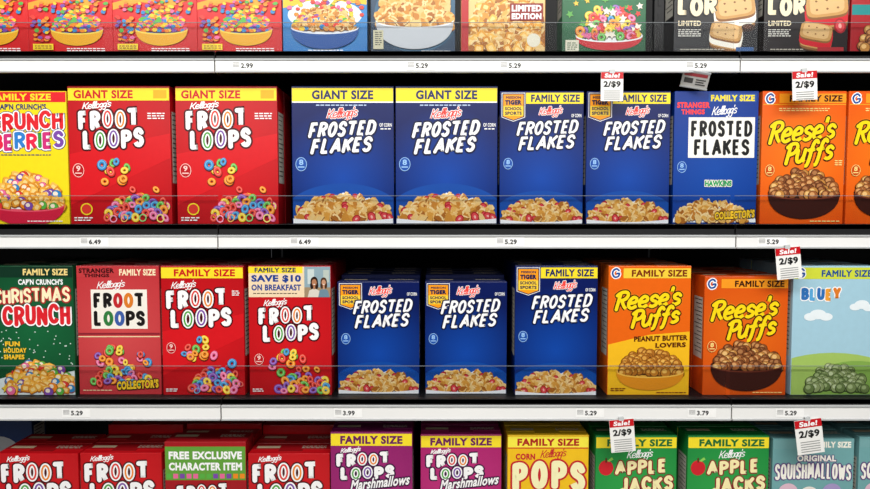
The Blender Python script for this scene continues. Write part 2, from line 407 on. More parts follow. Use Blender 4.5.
def ff_low(a,h,w):
    pt='serving_picture'
    a.ell(pt,50,h-6,60,34,'0c48a0',n=36,a0=180,a1=360)
    pts=[(3,h-2)]
    for i in range(15):
        x=5+i*6.43; k=1-((x-50)/46)**2; pts.append((x,h-11-k*16-(4 if i%2 else 0)))
    pts.append((97,h-2)); a.poly(pt,pts,'eff3fa')
    heap(a,50,h-5,w-3,23,['flake']*5+['berry'],4.9,120)
    T=[(1+98*i/14,h-5.5+3.2*math.sin(math.pi*i/14)) for i in range(15)]
    for i in range(14): a.poly(pt,[T[i],T[i+1],(T[i+1][0],h-.7),(T[i][0],h-.7)],'eef1f6',dz=(2e-5 if i==0 else 0))
def d_ff(a):
    a.rect('size_banner',31,2,99.4,15,'f8e02c'); a.text('size_banner','FAMILY SIZE',37,4,95,13,'16265e',.04)
    sticker(a,2,2,30,36)
    kell(a,46,18,76,29,'f4433a','ffffff'); ff_logo(a,20,95,35,17)
    a.text('front_print','OF CORN',85,27,97,31,'ffffff',.02)
    badge8(a,10,86,'8'); ff_low(a,a.h,96)
def sticker(a,x0,y0,x1,y1):
    pt='front_print'; h=y1-y0; m=(x0+x1)/2
    sh=lambda d:[(x0+d,y0+d),(x1-d,y0+d),(x1-d,y1-5-d*.6),(m,y1-d),(x0+d,y1-5-d*.6)]
    a.poly(pt,sh(0),'ffffff'); a.poly(pt,sh(.7),'0e1a48'); a.poly(pt,sh(2),'ff9f16')
    a.text(pt,'MISSION',x0+5,y0+4,x1-5,y0+h*.21,'0e1a48',.05); a.text(pt,'TIGER',x0+4,y0+h*.25,x1-4,y0+h*.42,'0e1a48',.08)
    a.rect(pt,x0+2,y0+h*.46,x1-2,y0+h*.80,'ffd23a')
    a.text(pt,'SCHOOL',x0+4,y0+h*.49,x1-4,y0+h*.61,'0e1a48',.05); a.text(pt,'SPORTS',x0+4,y0+h*.65,x1-4,y0+h*.77,'0e1a48',.05)
def d_ff_small(a):
    sticker(a,2,2,30,34)
    kell(a,38,5,68,17,'f4433a','ffffff'); ff_logo(a,19,93,22,17)
    a.text('front_print','OF CORN',85,13,97,17,'ffffff',.02); badge8(a,10,70,'8'); ff_low(a,a.h,96)
def d_ff_retro(a):
    a.rect('size_banner',40,3,97,13,'184d9c'); a.text('size_banner','FAMILY SIZE',43,4.5,95,12,'f8e02c',.05)
    a.text('front_print','STRANGER',3,13,42,20,'ff4038',.05); a.text('front_print','THINGS',8,21.5,36,27.5,'ff4038',.05)
    kell(a,44,17,76,29,'ffffff'); a.rect('brand_logo',17,31,96,79,'f6f3ec')
    a.stext('brand_logo','FROSTED',20,35,93,54,'121212',3.7,sp=1.5); a.stext('brand_logo','FLAKES',24,57,90,76,'121212',3.7,sp=1.5)
    badge8(a,10,90,'8'); a.text('front_print','HAWKINS',38,106,70,113,'1f9a58',.06,'f2ede0',.1)
    a.ell('serving_picture',50,a.h-2,50,22,'f3f6fb',n=30,a0=180,a1=360); heap(a,46,a.h-5,84,22,['flake'],5,80)
    a.text('front_print',"COLLECTOR'S",50,142,98,152,'f6c72c',.06,'1b1616',.08,slope=3)
def reese(a,y,hh=25):
    a.stext('brand_logo',"rees"+"e's",6,y,92,y+hh*1.12,'fbdc16',4.1,'4a1608',1.5,shear=.18,slope=8,sp=-1.5,out2='f08a1c',ow2=2.1)
    a.stext('brand_logo','puffs',26,y+hh*1.02,90,y+hh*2.1,'fbdc16',4.1,'4a1608',1.5,shear=.18,slope=8,sp=-1.5)
def gmark(a):
    a.stroke('front_print',smooth([(12.4,5.6),(9.6,3.6),(5.8,5.8),(4.8,9.8),(7.4,13.6),(11.6,12.8),(13,9.2),(9.4,9.6)]),4.6,'ffffff')
    a.stroke('front_print',smooth([(12.4,5.6),(9.6,3.6),(5.8,5.8),(4.8,9.8),(7.4,13.6),(11.6,12.8),(13,9.2),(9.4,9.6)]),2.2,'1f4f9c')
def puffbowl(a,rim):
    bowl(a,52,rim,86,32,('3b1710','54241a','1c0b06')); heap(a,52,rim+4,76,30,['puff'],5.4,64); bowl_front(a,52,rim,86,32,'3b1710','6e3222')
def d_rp(a):
    gmark(a); a.rect('size_banner',20,3,99.4,14,'f79c22'); a.text('size_banner','FAMILY SIZE',32,4.8,95,12.6,'3a140a',.04)
    a.rect('front_print',.6,15.4,99.4,16.2,'f4b02c'); finepr(a,20,80,20,'ffe08a',2)
    reese(a,32,25); finepr(a,88,97,82,'ffe08a',3)
    puffbowl(a,120); badge8(a,10,94,'8','ffe08a','c8480c'); finepr(a,60,96,a.h-4,'ffe08a')
def d_rp_small(a):
    gmark(a); a.rect('size_banner',20,3,99.4,14,'f79c22'); a.text('size_banner','FAMILY SIZE',36,4.8,95,12.6,'3a140a',.04)
    reese(a,25,23); puffbowl(a,106); badge8(a,10,84,'8','ffe08a','c8480c'); finepr(a,60,96,a.h-4,'ffe08a')
def d_rp_pb(a):
    a.rect('size_banner',18,3,99.4,15,'f4cf3e'); gmark(a); a.text('size_banner','FAMILY SIZE',28,4.8,95,13.2,'7a2c0c',.04)
    a.poly('front_print',[(.6,96),(50,84),(99.4,80),(99.4,a.h-.6),(.6,a.h-.6)],'f6bd20')
    reese(a,27,22); a.text('front_print','PEANUT BUTTER',32,85,97,91.5,'5b1f08',.045,slope=2); a.text('front_print','LOVERS',58,93.5,95,99.5,'5b1f08',.045,slope=1)
    bowl(a,52,128,82,24,('e89a24','f4bc48','6a3c10')); heap(a,52,131,72,28,['pbpuff'],5.2,66); bowl_front(a,52,128,82,24,'e2901e','f6c050')
    finepr(a,60,96,a.h-4,'7a2c0c'); finepr(a,4,22,a.h-9,'7a2c0c',2)
def d_berries(a):
    a.rect('size_banner',.6,1,99.4,13,'e0202a'); a.text('size_banner','FAMILY SIZE',10,3,82,11,'f8e02c',.04)
    a.text('front_print',"CAP'N CRUNCH'S",16,15,76,22,'16306e',.04)
    a.stext('brand_logo','CRUNCH',8,25,96,46,'e0242e',4.6,'ffffff',1.6,slope=4,bounce=.8,out2='16306e',ow2=2.4,sp=1)
    a.stext('brand_logo','BERRIES',10,49,96,69,'e8264a',4.4,'ffffff',1.6,slope=4,bounce=.8,out2='16306e',ow2=2.4,sp=1,cols=['e8264a','d0307c','2f7fd0','e8264a','3f9a3c','d0307c','7a48a8'])
    finepr(a,20,80,75,'16306e',1)
    bowl(a,50,134,90,26,('d8264a','f0576e','ffffff')); heap(a,50,138,84,40,['pillow','pillow','ball'],5.4,80); bowl_front(a,50,134,90,26,'d02040','f0576e')
    finepr(a,50,94,a.h-4,'ffffff')
def d_xmas(a):
    a.rect('size_banner',.6,1,99.4,14,'0e3222'); a.text('size_banner','FAMILY SIZE',40,3.5,94,11.5,'f4d98a',.04)
    a.text('front_print',"CAP'N CRUNCH'S",34,16,88,23,'ffffff',.04)
    a.stext('brand_logo','CHRISTMAS',4,27,96,45,'fff2c8',3.3,'b81822',1.6,slope=3,sp=.7)
    a.stext('brand_logo','CRUNCH',14,48,96,72,'e0242e',5,'ffffff',1.7,slope=3,bounce=.9,out2='0a2c18',ow2=2.6,sp=1)
    for i in range(40): a.ell('front_print',a.rnd.uniform(3,97),a.rnd.uniform(78,120),.8,.8,'dfeee6',n=6)
    a.text('front_print','FUN',16,92,34,98,'f7c52f',.05); a.text('front_print','HOLIDAY',14,100,42,106,'f7c52f',.05); a.text('front_print','SHAPES',14,108,39,114,'f7c52f',.05)
    a.poly('front_print',[(.6,140),(30,132),(60,136),(99.4,128),(99.4,157.6),(.6,157.6)],'dfe9ea')
    heap(a,56,154,84,36,['pillow','ball','star','pillow'],5.4,80)
def d_dogs(a):
    a.rect('size_banner',.6,2,99.4,16,'d2dc40'); a.text('size_banner','FAMILY SIZE',34,5,95,13.5,'1d4f8f',.04); gmark(a)
    a.stext('brand_logo','BLUEY',10,27,58,42,'2f6fb8',4.2,'ffffff',1.3,sp=.8,cols=['2f6fb8','58a8dc','2f6fb8','f0a038','e07c28'],bounce=.5)
    a.ell('front_print',50,146,90,40,'a6c664',n=36); a.ell('front_print',80,150,60,34,'86ae50',n=30)
    for x,y,r in ((22,62,8),(31,59,10),(41,62,8),(76,50,7),(84,47,9),(92,51,7)): a.ell('front_print',x,y,r,r*.6,'ecf5f9')
    heap(a,56,150,70,28,['greenball'],5.4,60)
def d_flint(a):
    a.text('brand_logo','FRUITY',12,18,88,40,'f7d32f',.06,'6a1f82',.09,slope=3); a.text('brand_logo','PEBBLES',8,42,92,66,'ffffff',.06,'c01824',.09,slope=3)
    a.poly('front_print',[(.6,98),(30,90),(64,94),(99.4,84),(99.4,92),(70,102),(34,97),(.6,106)],'f0a020')
    bowl(a,58,128,62,20,('2b4f9c','3f68b8','7a1018')); heap(a,58,131,58,26,['pebble'],3.2,130); bowl_front(a,58,128,62,20,'f0ae20','fbdc54')
    scatter(a,6,92,94,110,['pebble'],2.9,46); scatter(a,4,114,24,142,['pebble'],2.9,26)
    a.rect('front_print',6,146,30,153,'f8d92a'); finepr(a,8,28,148,'7a1018',2); finepr(a,46,92,151,'ffffff',2)
def d_rice(a):
    a.text('brand_logo','Rice',14,18,56,44,'ffffff',.05,'c81f2c',.09); a.text('brand_logo','Krispies',10,46,92,72,'ffffff',.05,'c81f2c',.09)
    a.poly('front_print',[(.6,84),(40,76),(99.4,88),(99.4,100),(50,94),(.6,104)],'f2c028')
    a.ell('serving_picture',50,112,44,18,'dfe9f2',n=30); scatter(a,6,80,94,116,['pebble'],3.2,70)
    bowl(a,50,126,80,26,('1d5fb0','f4f7fb','b8884a')); heap(a,50,129,74,26,['flake','pebble','flake'],3.8,120); bowl_front(a,50,126,80,26,'174f9a','e9eef6'); finepr(a,30,72,153,'ffffff')
def d_golden(a):
    a.ell('serving_picture',54,112,50,44,'34607e',n=30); bowl(a,52,118,92,34,('c9cdd2','d2d4d6','7a4c1c')); heap(a,52,124,88,50,['flake'],6,150); bowl_front(a,52,118,92,34,'c4c8ce','f2f4f6')
    a.rect('front_print',3,130,15,152,'cfc9a8'); finepr(a,5,13,132,'3a3a3a',7); finepr(a,60,94,154,'d8d8d8')
def d_bunch(a):
    a.ell('serving_picture',56,110,50,40,'e8c684',n=30); heap(a,54,153,90,74,['flake','flake','pillow'],5.6,170)
    a.rect('front_print',.6,60,9,a.h-.6,'b81f26'); a.rect('front_print',58,99,97,119,'8a1a12')
    a.text('front_print','LIMITED',60,101,95,108.5,'ffffff',.05); a.text('front_print','EDITION',60,110.5,95,117.5,'ffffff',.05)
    a.ell('front_print',86,142,8,8,'e8e2ce')
def d_elf(a):
    a.poly('front_print',[(.6,60),(99.4,50),(99.4,66),(.6,80)],'b81f26')
    scatter(a,6,92,94,112,['star'],4.5,12); bowl(a,56,134,80,18,('d6dde0','f5f7f7','ffffff')); heap(a,56,137,72,36,['star','star','loop'],5.4,70); bowl_front(a,56,134,80,18,'c8202a','f5f7f7')
    a.rect('front_print',4,140,20,153,'dedac4'); finepr(a,6,18,143,'2a5b33',4)
def cookie(a,x,y,r,fill,rot=0,dark='8a5a2c',top='cc9a58',hi='e2b87c'):
    """filled square biscuit printed as rounded slabs with a bulging filling"""
    def slab(dy,k,c):
        pts=[]
        for i in range(24):
            t=2*math.pi*i/24; u=math.copysign(abs(math.cos(t))**.45,math.cos(t)); v=math.copysign(abs(math.sin(t))**.45,math.sin(t))
            X=u*r*k; Y=v*r*k*.52; pts.append((x+X*math.cos(rot)-Y*math.sin(rot),y+dy+X*math.sin(rot)+Y*math.cos(rot)))
        a.poly('serving_picture',pts,c)
    slab(r*.66,1.0,'4a2c12'); slab(r*.58,1.0,dark); slab(r*.44,1.0,top); slab(r*.34,1.04,fill); slab(r*.12,1.03,fill); slab(r*.04,1.0,dark); slab(-r*.08,1.0,top); slab(-r*.12,.82,hi)
    for i in range(-1,2):
        for j in (-1,1): 
            X,Y=i*r*.5,j*r*.2; a.ell('serving_picture',x+X*math.cos(rot)-Y*math.sin(rot),y-r*.12+X*math.sin(rot)+Y*math.cos(rot),r*.06,r*.05,dark,n=8)
def d_smore(a):
    cookie(a,72,104,24,'fbf4e6',-.15); cookie(a,62,132,19,'fbf4e6',.2)
    a.ell('serving_picture',88,126,8,4.6,'3a2012'); a.ell('serving_picture',87,125,5,2.6,'5c3620')
    a.stext('brand_logo','LOR',4,90,50,112,'f6e7c2',5.6,'121318',1.4,sp=1.4,bounce=.8)
    a.text('front_print','LIMITED',5,118,32,124,'f6e7c2',.03); finepr(a,5,32,128,'f6f2e8',4); finepr(a,8,60,151,'c9c2b0',2); a.rect('front_print',74,149,95,154,'2f5a92')
def d_berrybar(a):
    cookie(a,74,102,25,'d01828',-.12); cookie(a,62,132,19,'d01828',.18); piece(a,'berry',90,124,9)
    a.stext('brand_logo','LOR',4,90,48,112,'f6e7c2',5.6,'121318',1.4,sp=1.4,bounce=.8)
    a.text('front_print','LIMITED',5,118,32,124,'f6e7c2',.03); finepr(a,5,32,128,'f6f2e8',4); finepr(a,8,50,151,'c9c2b0',2); a.rect('front_print',64,149,95,154,'a8282f')
def d_redteal(a):
    a.rect('front_print',.6,100,99.4,112,'1f8a8a'); a.ell('front_print',40,80,26,18,'f4f0e2'); heap(a,50,152,80,34,['puff'],6,40)
def d_marsh(a):
    a.rect('size_banner',.6,2,99.4,17,'f8e02c'); a.text('size_banner','FAMILY SIZE',12,4.6,88,14.8,'6a1a5a',.05)
    froot_logo(a,7,26,66,32,5,outc='3d0d3f'); kell(a,12,18.5,38,25.5); a.text('brand_logo','Marshmallows',24,56,97,69,'ffffff',.03,'3d0d3f',.09,shear=.3,slope=8)
    scatter(a,8,78,92,100,['loop'],5,14); heap(a,50,a.h-3,88,46,['loop','star'],6,60)
def d_pops(a):
    a.rect('size_banner',.6,2,99.4,16,'fbec48'); a.text('size_banner','FAMILY SIZE',12,4.4,88,14,'b0221c',.05); a.rect('size_banner',.6,16,99.4,17.5,'d33b1e')
    a.text('brand_logo','CORN',10,24,34,32,'c8202a',.05); kell(a,40,18,74,30,'c8202a')
    a.stext('brand_logo','POPS',6,37,96,74,'fff6c0',8.4,'c8202a',2.4,arch=4,sp=4.6); a.ell('serving_picture',50,122,44,34,'f09a18',n=28)
    scatter(a,4,84,96,a.h-4,['pbpuff'],4.6,100)
def d_jacks(a):
    a.rect('size_banner',.6,2,99.4,16,'f8e02c'); a.text('size_banner','FAMILY SIZE',14,4.4,94,14,'166b34',.05)
    kell(a,38,18,72,30); a.ell('front_print',13,42,9,10,'d0202c'); a.rect('front_print',12,29,14,35,'5b3413'); a.poly('front_print',[(14,33),(20,28),(22,31),(17,34)],'8fd05a')
    a.stext('brand_logo','APPLE',24,32,88,50,'fff0b4',4.4,'8a1420',1.5,slope=3,sp=1.6,bounce=.6); a.stext('brand_logo','JACKS',30,54,96,73,'fff0b4',4.6,'8a1420',1.5,slope=3,sp=1.6,bounce=.6)
    scatter(a,8,80,92,110,['loop'],5,22); heap(a,50,a.h-3,88,40,['loop'],6,50)
def d_squish(a):
    a.rect('size_banner',.6,2,99.4,13,'78aaac'); a.text('size_banner','FAMILY SIZE',48,3.6,96,11.4,'f8f4e6',.05)
    a.text('front_print','ORIGINAL',30,21,78,29,'fbf8ee',.05,'5b3a7c',.08); a.stext('brand_logo','SQUISHMALLOWS',3,33,97,53,'fbf8ee',2.7,'5b3a7c',1.4,arch=2,sp=.7)
    for x,y,c in ((20,68,'e0bccc'),(46,72,'ece8de'),(74,68,'a898c8')): a.ell('front_print',x,y,12,11,c)
    heap(a,50,a.h-3,88,46,['ball'],5,80)
def d_freebie(a):
    a.rect('size_banner',.6,6,99.4,48,'62a03a'); a.text('size_banner','FREE EXCLUSIVE',5,12,95,22,'ffffff',.05); a.text('size_banner','CHARACTER ITEM',5,26,95,36,'ffffff',.05)
    for i in range(12): a.rect('size_banner',2+i*8.2,40,8+i*8.2,46,a.rnd.choice(LOOP))
    froot_logo(a,14,54,64,36,6); heap(a,60,a.h-3,76,40,['loop'],6,40)
def d_plainblue(a):
    a.rect('size_banner',.6,8,99.4,13,'2a6a9c'); a.ell('front_print',50,60,30,20,'c4c7cb')

G=(.245,.330); FAM=(.201,.318)
RED='b40c16'; RG='d8161e'
D.update(
 giant_fl=(*G,RED,(RG,.17,.2),d_giant_fl,'large bright red cereal box with white bubble lettering'),
 fl=(*FAM,RED,(RG,.15,.18),d_fl,'red cereal box with yellow banner and coloured rings'),
 fl_save=(*FAM,RED,(RG,.15,.18),d_fl_save,'red cereal box with pale savings banner and photo'),
 fl_small=(.201,.262,RED,(RG,.15,.18),d_fl_small,'short red cereal box with white bubble lettering'),
 fl_retro=(*FAM,'c0343a',('d24c4e',.15,.18),d_fl_retro,'dusty red retro cereal box with white logo panel'),
 giant_ff=(*G,'03175a',('0945a6',.11,.17),d_giant_ff,'large royal blue cereal box with flakes along the bottom'),
 ff=(*FAM,'03175a',('0945a6',.11,.16),d_ff,'royal blue cereal box with yellow banner and orange sticker'),
 ff_small=(.201,.278,'031656',('0945a6',.10,.15),d_ff_small,'short royal blue cereal box with orange sticker'),
 ff_retro=(*FAM,'083288',('0c48a4',.13,.2),d_ff_retro,'blue retro cereal box with white lettered panel'),
 rp=(*FAM,'e2500a',('f57a18',.17,.2),d_rp,'orange cereal box with bowl of brown puffs'),
 rp_small=(.204,.292,'d44a0a',('ea6c16',.15,.2),d_rp_small,'short orange cereal box with bowl of brown puffs'),
 rp_pb=(*FAM,'ea660f',None,d_rp_pb,'orange and yellow cereal box with golden puffs'),
 berries=(*FAM,'f6dc1c',None,d_berries,'yellow cereal box with red banner and coloured berries'),
 xmas=(*FAM,'0e4226',('16663a',.17,.2),d_xmas,'dark green holiday cereal box with gold lettering'),
 dogs=(*FAM,'a6cedf',None,d_dogs,'pale blue cereal box with lime banner'),
 flint=(*FAM,'cc141c',('e42420',.12,.16),d_flint,'bright red cereal box with bowl of rainbow crisps'),
 rice=(*FAM,'1a6cb4',('449cd8',.12,.16),d_rice,'sky blue cereal box with bowl of crisps'),
 golden=(*FAM,'1a3450',('28506c',.12,.16),d_golden,'dark slate cereal box with large bowl of flakes'),
 bunch=(*FAM,'a05a1a',('dc9c3c',.12,.16),d_bunch,'golden brown cereal box with red edge stripe'),
 elf=(*FAM,'125030',('1e7846',.12,.16),d_elf,'dark green cereal box with star shapes'),
 smore=(*FAM,'1b1a1e',None,d_smore,'black snack box with cream filled squares'),
 berrybar=(*FAM,'201819',None,d_berrybar,'black snack box with red filled squares'),
 redteal=(*FAM,'a81c24',None,d_redteal,'red cereal box with teal stripe'),
 marsh=(*FAM,'84165f',('a82878',.17,.2),d_marsh,'purple cereal box with yellow banner'),
 marsh_pink=(*FAM,'a01a62',('c4307e',.17,.2),d_marsh,'pinkish magenta cereal box with yellow banner'),
 pops=(*FAM,'f4c31c',None,d_pops,'yellow cereal box with red outlined lettering'),
 jacks=(*FAM,'15803a',('2ea64a',.17,.2),d_jacks,'green cereal box with yellow banner and red apple'),
 squish=(.201,.30,'72a8aa',None,d_squish,'muted teal cereal box with rounded lettering'),
 freebie=(.201,.29,'a3121c',None,d_freebie,'red cereal box with green giveaway banner'),
 plainblue=(.201,.288,'14356c',None,d_plainblue,'dark blue cereal box pushed to the shelf back'),
)
DEPTH=.066
TEMPL={}
def carton_mesh(W,H,m,top):
    import bmesh
    bm=bmesh.new(); bmesh.ops.create_cube(bm,size=1)
    for v in bm.verts: v.co=Vector((v.co.x*W,(v.co.y+.5)*DEPTH,(v.co.z+.5)*H))
    bmesh.ops.bevel(bm,geom=bm.edges[:],offset=.0011,segments=2,affect='EDGES',profile=.5)
    me=bpy.data.meshes.new('cereal_box'); bm.to_mesh(me); bm.free(); me.materials.append(m); return me
def make(design):
    if design in TEMPL: return TEMPL[design]
    W,H,c,g,fn,lab=D[design]
    cm=mat(c,.28,0,g)
    me=carton_mesh(W,H,cm,c)
    root=bpy.data.objects.new('template',me)
    a=Art(W,H); fn(a)
    kids=a.build(None)
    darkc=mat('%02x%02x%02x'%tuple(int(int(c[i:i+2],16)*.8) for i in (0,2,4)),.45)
    t=.0008
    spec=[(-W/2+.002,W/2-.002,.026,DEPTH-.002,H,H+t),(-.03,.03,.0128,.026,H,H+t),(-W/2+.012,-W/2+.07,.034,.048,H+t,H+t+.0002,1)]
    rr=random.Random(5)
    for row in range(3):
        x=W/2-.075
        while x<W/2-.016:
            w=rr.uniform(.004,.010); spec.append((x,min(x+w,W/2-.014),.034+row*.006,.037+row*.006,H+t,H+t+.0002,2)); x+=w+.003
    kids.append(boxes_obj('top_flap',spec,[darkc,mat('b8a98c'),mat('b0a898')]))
    for sx,nm in ((-1,'nutrition_label'),(1,'ingredient_label')):
        v=[];f=[];mi=[]
        def q(y0,y1,z0,z1,m,off):
            X=sx*(W/2+off); o=len(v); v.extend([(X,y0,z0),(X,y1,z0),(X,y1,z1),(X,y0,z1)]); f.append((o,o+1,o+2,o+3)); mi.append(m)
        q(.008,DEPTH-.008,H*.3,H*.82,0,.0003)
        for i in range(14):
            z=H*.80-i*H*.034; q(.011,DEPTH-.012-(i%3)*.008,z-.0022,z,1,.0006)
        kids.append(mesh_obj(nm,v,f,[mat('c8c4ba'),mat('222222')],mi))
    names=[k.name.split('.')[0] for k in kids]
    for k in kids: COL.objects.unlink(k)
    TEMPL[design]=(root,list(zip(kids,names))); return TEMPL[design]
GROUPS={1:'cereal boxes on the top shelf',2:'cereal boxes on the upper middle shelf',3:'cereal boxes on the lower middle shelf',4:'cereal boxes on the lowest visible shelf'}
def put(design,X,Y,Z,row,full=True,pre='',sz=1,yaw=0):
    root,kids=make(design)
    o=root.copy(); COL.objects.link(o); o.name='cereal_box'
    o.location=(X,Y,Z); o.scale=(1,1,sz); o.rotation_euler=(0,0,yaw)
    o['label']=pre+D[design][5]; o['category']='cereal box'; o['group']=GROUPS[row]
    for k,nm in kids:
        if not full and nm not in('top_flap','size_banner'): continue
        c=k.copy(); c.parent=o; COL.objects.link(c); c.name=nm
    return o

# ---------------------------------------------------------------- shelf levels
YR=-.034   # front of shelf lip
Z1=P(435,51,YR)[1]; Z2=P(435,224,0)[1]; Z3=P(435,395,0)[1]; Z4=P(435,431,0)[1]-.3185
ZS={1:Z1,2:Z2,3:Z3,4:Z4}; YREF={1:28,2:155,3:328,4:468}
rows={
1:[('flint',-14,0),('flint',70.5,0),('flint',155,0),('flint',239.5,0),('rice',325,0),('golden',413,0),('bunch',503,0),('elf',604,.01),('smore',716,.005),('berrybar',806,.005),('redteal',893,0)],
2:[('berries',26,0),('giant_fl',120,0),('giant_fl',227,.002),('giant_ff',343,0),('giant_ff',446.5,0),('ff',541.5,0),('ff',628,0),('ff_retro',715.5,0),('rp',803,0),('rp',889,0)],
3:[('xmas',33,0),('fl_retro',119,.004),('fl',203,0),('fl_save',290,0),('ff_small',378.5,.012),('ff_small',466,.012),('ff',556,0),('rp_pb',649,0),('rp_small',745.5,.0),('dogs',833,0)],
4:[('fl_small',37.5,0),('fl_small',121,.004),('freebie',205.5,.004),('fl_small',289,0),('marsh',371.5,-.006),('marsh_pink',461,.012,.962),('pops',548,.006,.962),('jacks',636,.006,.957),('jacks',728,.006,.957),('squish',813,.01,.985),('squish',899,.01)]}
behind={1:0,2:1,3:3,4:4}
R=random.Random(3)
for r,items in rows.items():
    for ii,it in enumerate(items):
        d,px,dy=it[:3]; s0=it[3] if len(it)>3 else 1
        X=P(px,YREF[r],dy)[0]
        put(d,X,dy,ZS[r],r,True,'',s0,math.radians(R.uniform(-.3,.3)))
        nb=behind[r]
        if r==4 and ii==0: nb=1
        for b in range(nb):
            bd='fl_small' if d=='freebie' else d
            s=s0
            if d=='ff_small': s=1.035
            if d=='fl_small' : s=1.0 if b==0 else 1.09
            if d=='freebie': s=1.05 if b==0 else 1.1
            put(bd,X+R.uniform(-.001,.001),dy+.001+(b+1)*(DEPTH+.0025),ZS[r],r,False,'partly hidden ',s)
put('plainblue',P(-2,450,.27)[0],.27,Z4,4,True,'',1.0)

# ---------------------------------------------------------------- shelving
dark=mat('101113',.5,0,None,.15,'dark_powder_coat',20); darker=mat('060708',.6,0,None,.1,'black_steel',20)
white=mat('f0f0ee',.3,0,None,.05,'rail_white_plastic',7); edge=mat('b9bcbd',.3,0,None,.06,'rail_edge_grey',15)
clear=bpy.data.materials.new('clear_acrylic'); clear.use_nodes=True
nt=clear.node_tree; nt.nodes.clear()
o=nt.nodes.new('ShaderNodeOutputMaterial'); mx=nt.nodes.new('ShaderNodeMixShader'); tr=nt.nodes.new('ShaderNodeBsdfTransparent'); gl=nt.nodes.new('ShaderNodeBsdfGlossy')
gl.inputs['Roughness'].default_value=.04; fr=nt.nodes.new('ShaderNodeFresnel'); fr.inputs[0].default_value=1.15
tr.inputs[0].default_value=(.92,.93,.935,1)
nt.links.new(fr.outputs[0],mx.inputs[0]); nt.links.new(tr.outputs[0],mx.inputs[1]); nt.links.new(gl.outputs[0],mx.inputs[2]); nt.links.new(mx.outputs[0],o.inputs[0])
cedge=mat('7d8386',.2,0,None,.03,'acrylic_edge',15)
SD=.50
jx=P(218.5,241,YR)[0]; jx2=P(735,241,YR)[0]; BW=jx2-jx
RH={1:(58.5,72.5),2:(235,248.5),3:(405.5,420.5)}
bays=[(jx-BW,jx),(jx,jx2),(jx2,jx2+BW)]
PR={(1,1):[(246,'2.99'),(421,'5.29'),(514,'5.29'),(700,'5.29')],
    (2,0):[(94,'6.49')],(2,1):[(304,'6.49'),(510,'5.29')],(2,2):[(772,'5.29')],
    (3,0):[(76,'5.29')],(3,1):[(348,'3.99'),(590,'5.29'),(702,'3.79')],(3,2):[(790,'5.29')]}
for r in (1,2,3,4):
    z=ZS[r]
    if r in RH:
        zt=P(435,RH[r][0],YR-.006)[1]; zb=P(435,RH[r][1],YR-.006)[1]
    else: zt=z-.02; zb=z-.053
    for bi,(xa,xb) in enumerate(bays):
        xa+=.0015; xb-=.0015; xm=(xa+xb)/2; hw=(xb-xa)/2
        sh=boxes_obj('store_shelf',[(-hw,hw,YR,SD,-.012,0),(-hw,hw,YR,YR+.003,zb-z+.004,0),(-hw,-hw+.003,YR+.01,SD,-.05,-.012),(hw-.003,hw,YR+.01,SD,-.05,-.012),(-hw,hw,SD-.004,SD,-.04,-.012)],[dark],loc=(xm,0,z),bevel=.0008)
        sh['label']='black steel store shelf with white price rail'; sh['category']='shelf'; sh['group']='store shelves in the cereal aisle'
        rz0,rz1=zb-z,zt-z
        rail=boxes_obj('price_rail',[(-hw,hw,YR-.005,YR-.0005,rz0,rz1),(-hw,hw,YR-.008,YR-.005,rz1-.004,rz1,1),(-hw,hw,YR-.008,YR-.005,rz0,rz0+.004,1)],[white,edge],parent=sh,bevel=.0006)
        rail['label']='white plastic price rail'
        for px,t in PR.get((r,bi),[]):
            X=P(px,(RH[r][0]+RH[r][1])/2,YR-.006)[0]-xm; zc=(rz0+rz1)/2; w=.034; h=.0105
            vs,fs=text_geo(t,.03,.03,0)
            x0=min(v[0] for v in vs);x1=max(v[0] for v in vs);y0=min(v[1] for v in vs);y1=max(v[1] for v in vs)
            V=[(-w,0,-h),(w,0,-h),(w,0,h),(-w,0,h)]; FF=[(0,1,2,3)]; MI=[0]
            for v in vs: V.append((-.012+(v[0]-x0)/(x1-x0)*.028,-.0004,-.006+(v[1]-y0)/(y1-y0)*.0115))
            FF+=[tuple(i+4 for i in f) for f in fs]; MI+=[1]*len(fs)
            for k in range(4):
                oo=len(V); V+=[(-.031,-.0004,.006-k*.003),(-.016,-.0004,.006-k*.003),(-.016,-.0004,.0072-k*.003),(-.031,-.0004,.0072-k*.003)]; FF.append((oo,oo+1,oo+2,oo+3)); MI.append(2)
            pl=mesh_obj('price_label',V,FF,[mat('fafaf8'),mat('151515'),mat('8d8d8d')],MI,rail,(X,YR-.0056,zc)); pl['label']='small white paper price label'
        fh=P(435,{1:23,2:196,3:366,4:560}[r],-.014)[1]-z if r<4 else .065
        fence=boxes_obj('shelf_fence',[(-hw+.004,hw-.004,-.016,-.0145,.0,fh,0)],[clear],loc=(xm,0,z)); fence['label']='clear acrylic fence strip along the shelf front'
        fence['category']='shelf fence'; fence['group']='clear fences on the store shelves'
        boxes_obj('fence_edge',[(-hw+.004,hw-.004,-.0163,-.0142,fh,fh+.0011)],[cedge],parent=fence)
fr=bpy.data.objects.new('shelving_frame',None); COL.objects.link(fr); fr.location=(0,SD,0)
fr['label']='black steel gondola frame holding the store shelves'; fr['category']='shelving frame'
XA,XB=bays[0][0],bays[2][1]
for i,(xa,xb) in enumerate(bays):
    boxes_obj('back_panel',[(xa+.02,xb-.02,.012,.02,.1,2.4)]+[(xa+.02,xb-.02,.008,.012,.1+k*.3,.104+k*.3) for k in range(1,8)],[darker],parent=fr)
for x in (XA,jx,jx2,XB):
    boxes_obj('upright',[(x-.015,x+.015,.006,.05,0,2.45)]+[(x-.004,x+.004,.004,.006,.2+k*.05,.225+k*.05) for k in range(44)],[dark],parent=fr)
bd=boxes_obj('base_deck',[(XA,XB,-.02,SD-.002,.0,.17)],[dark],bevel=.003); bd['label']='black steel base deck under the shelves'; bd['category']='base deck'

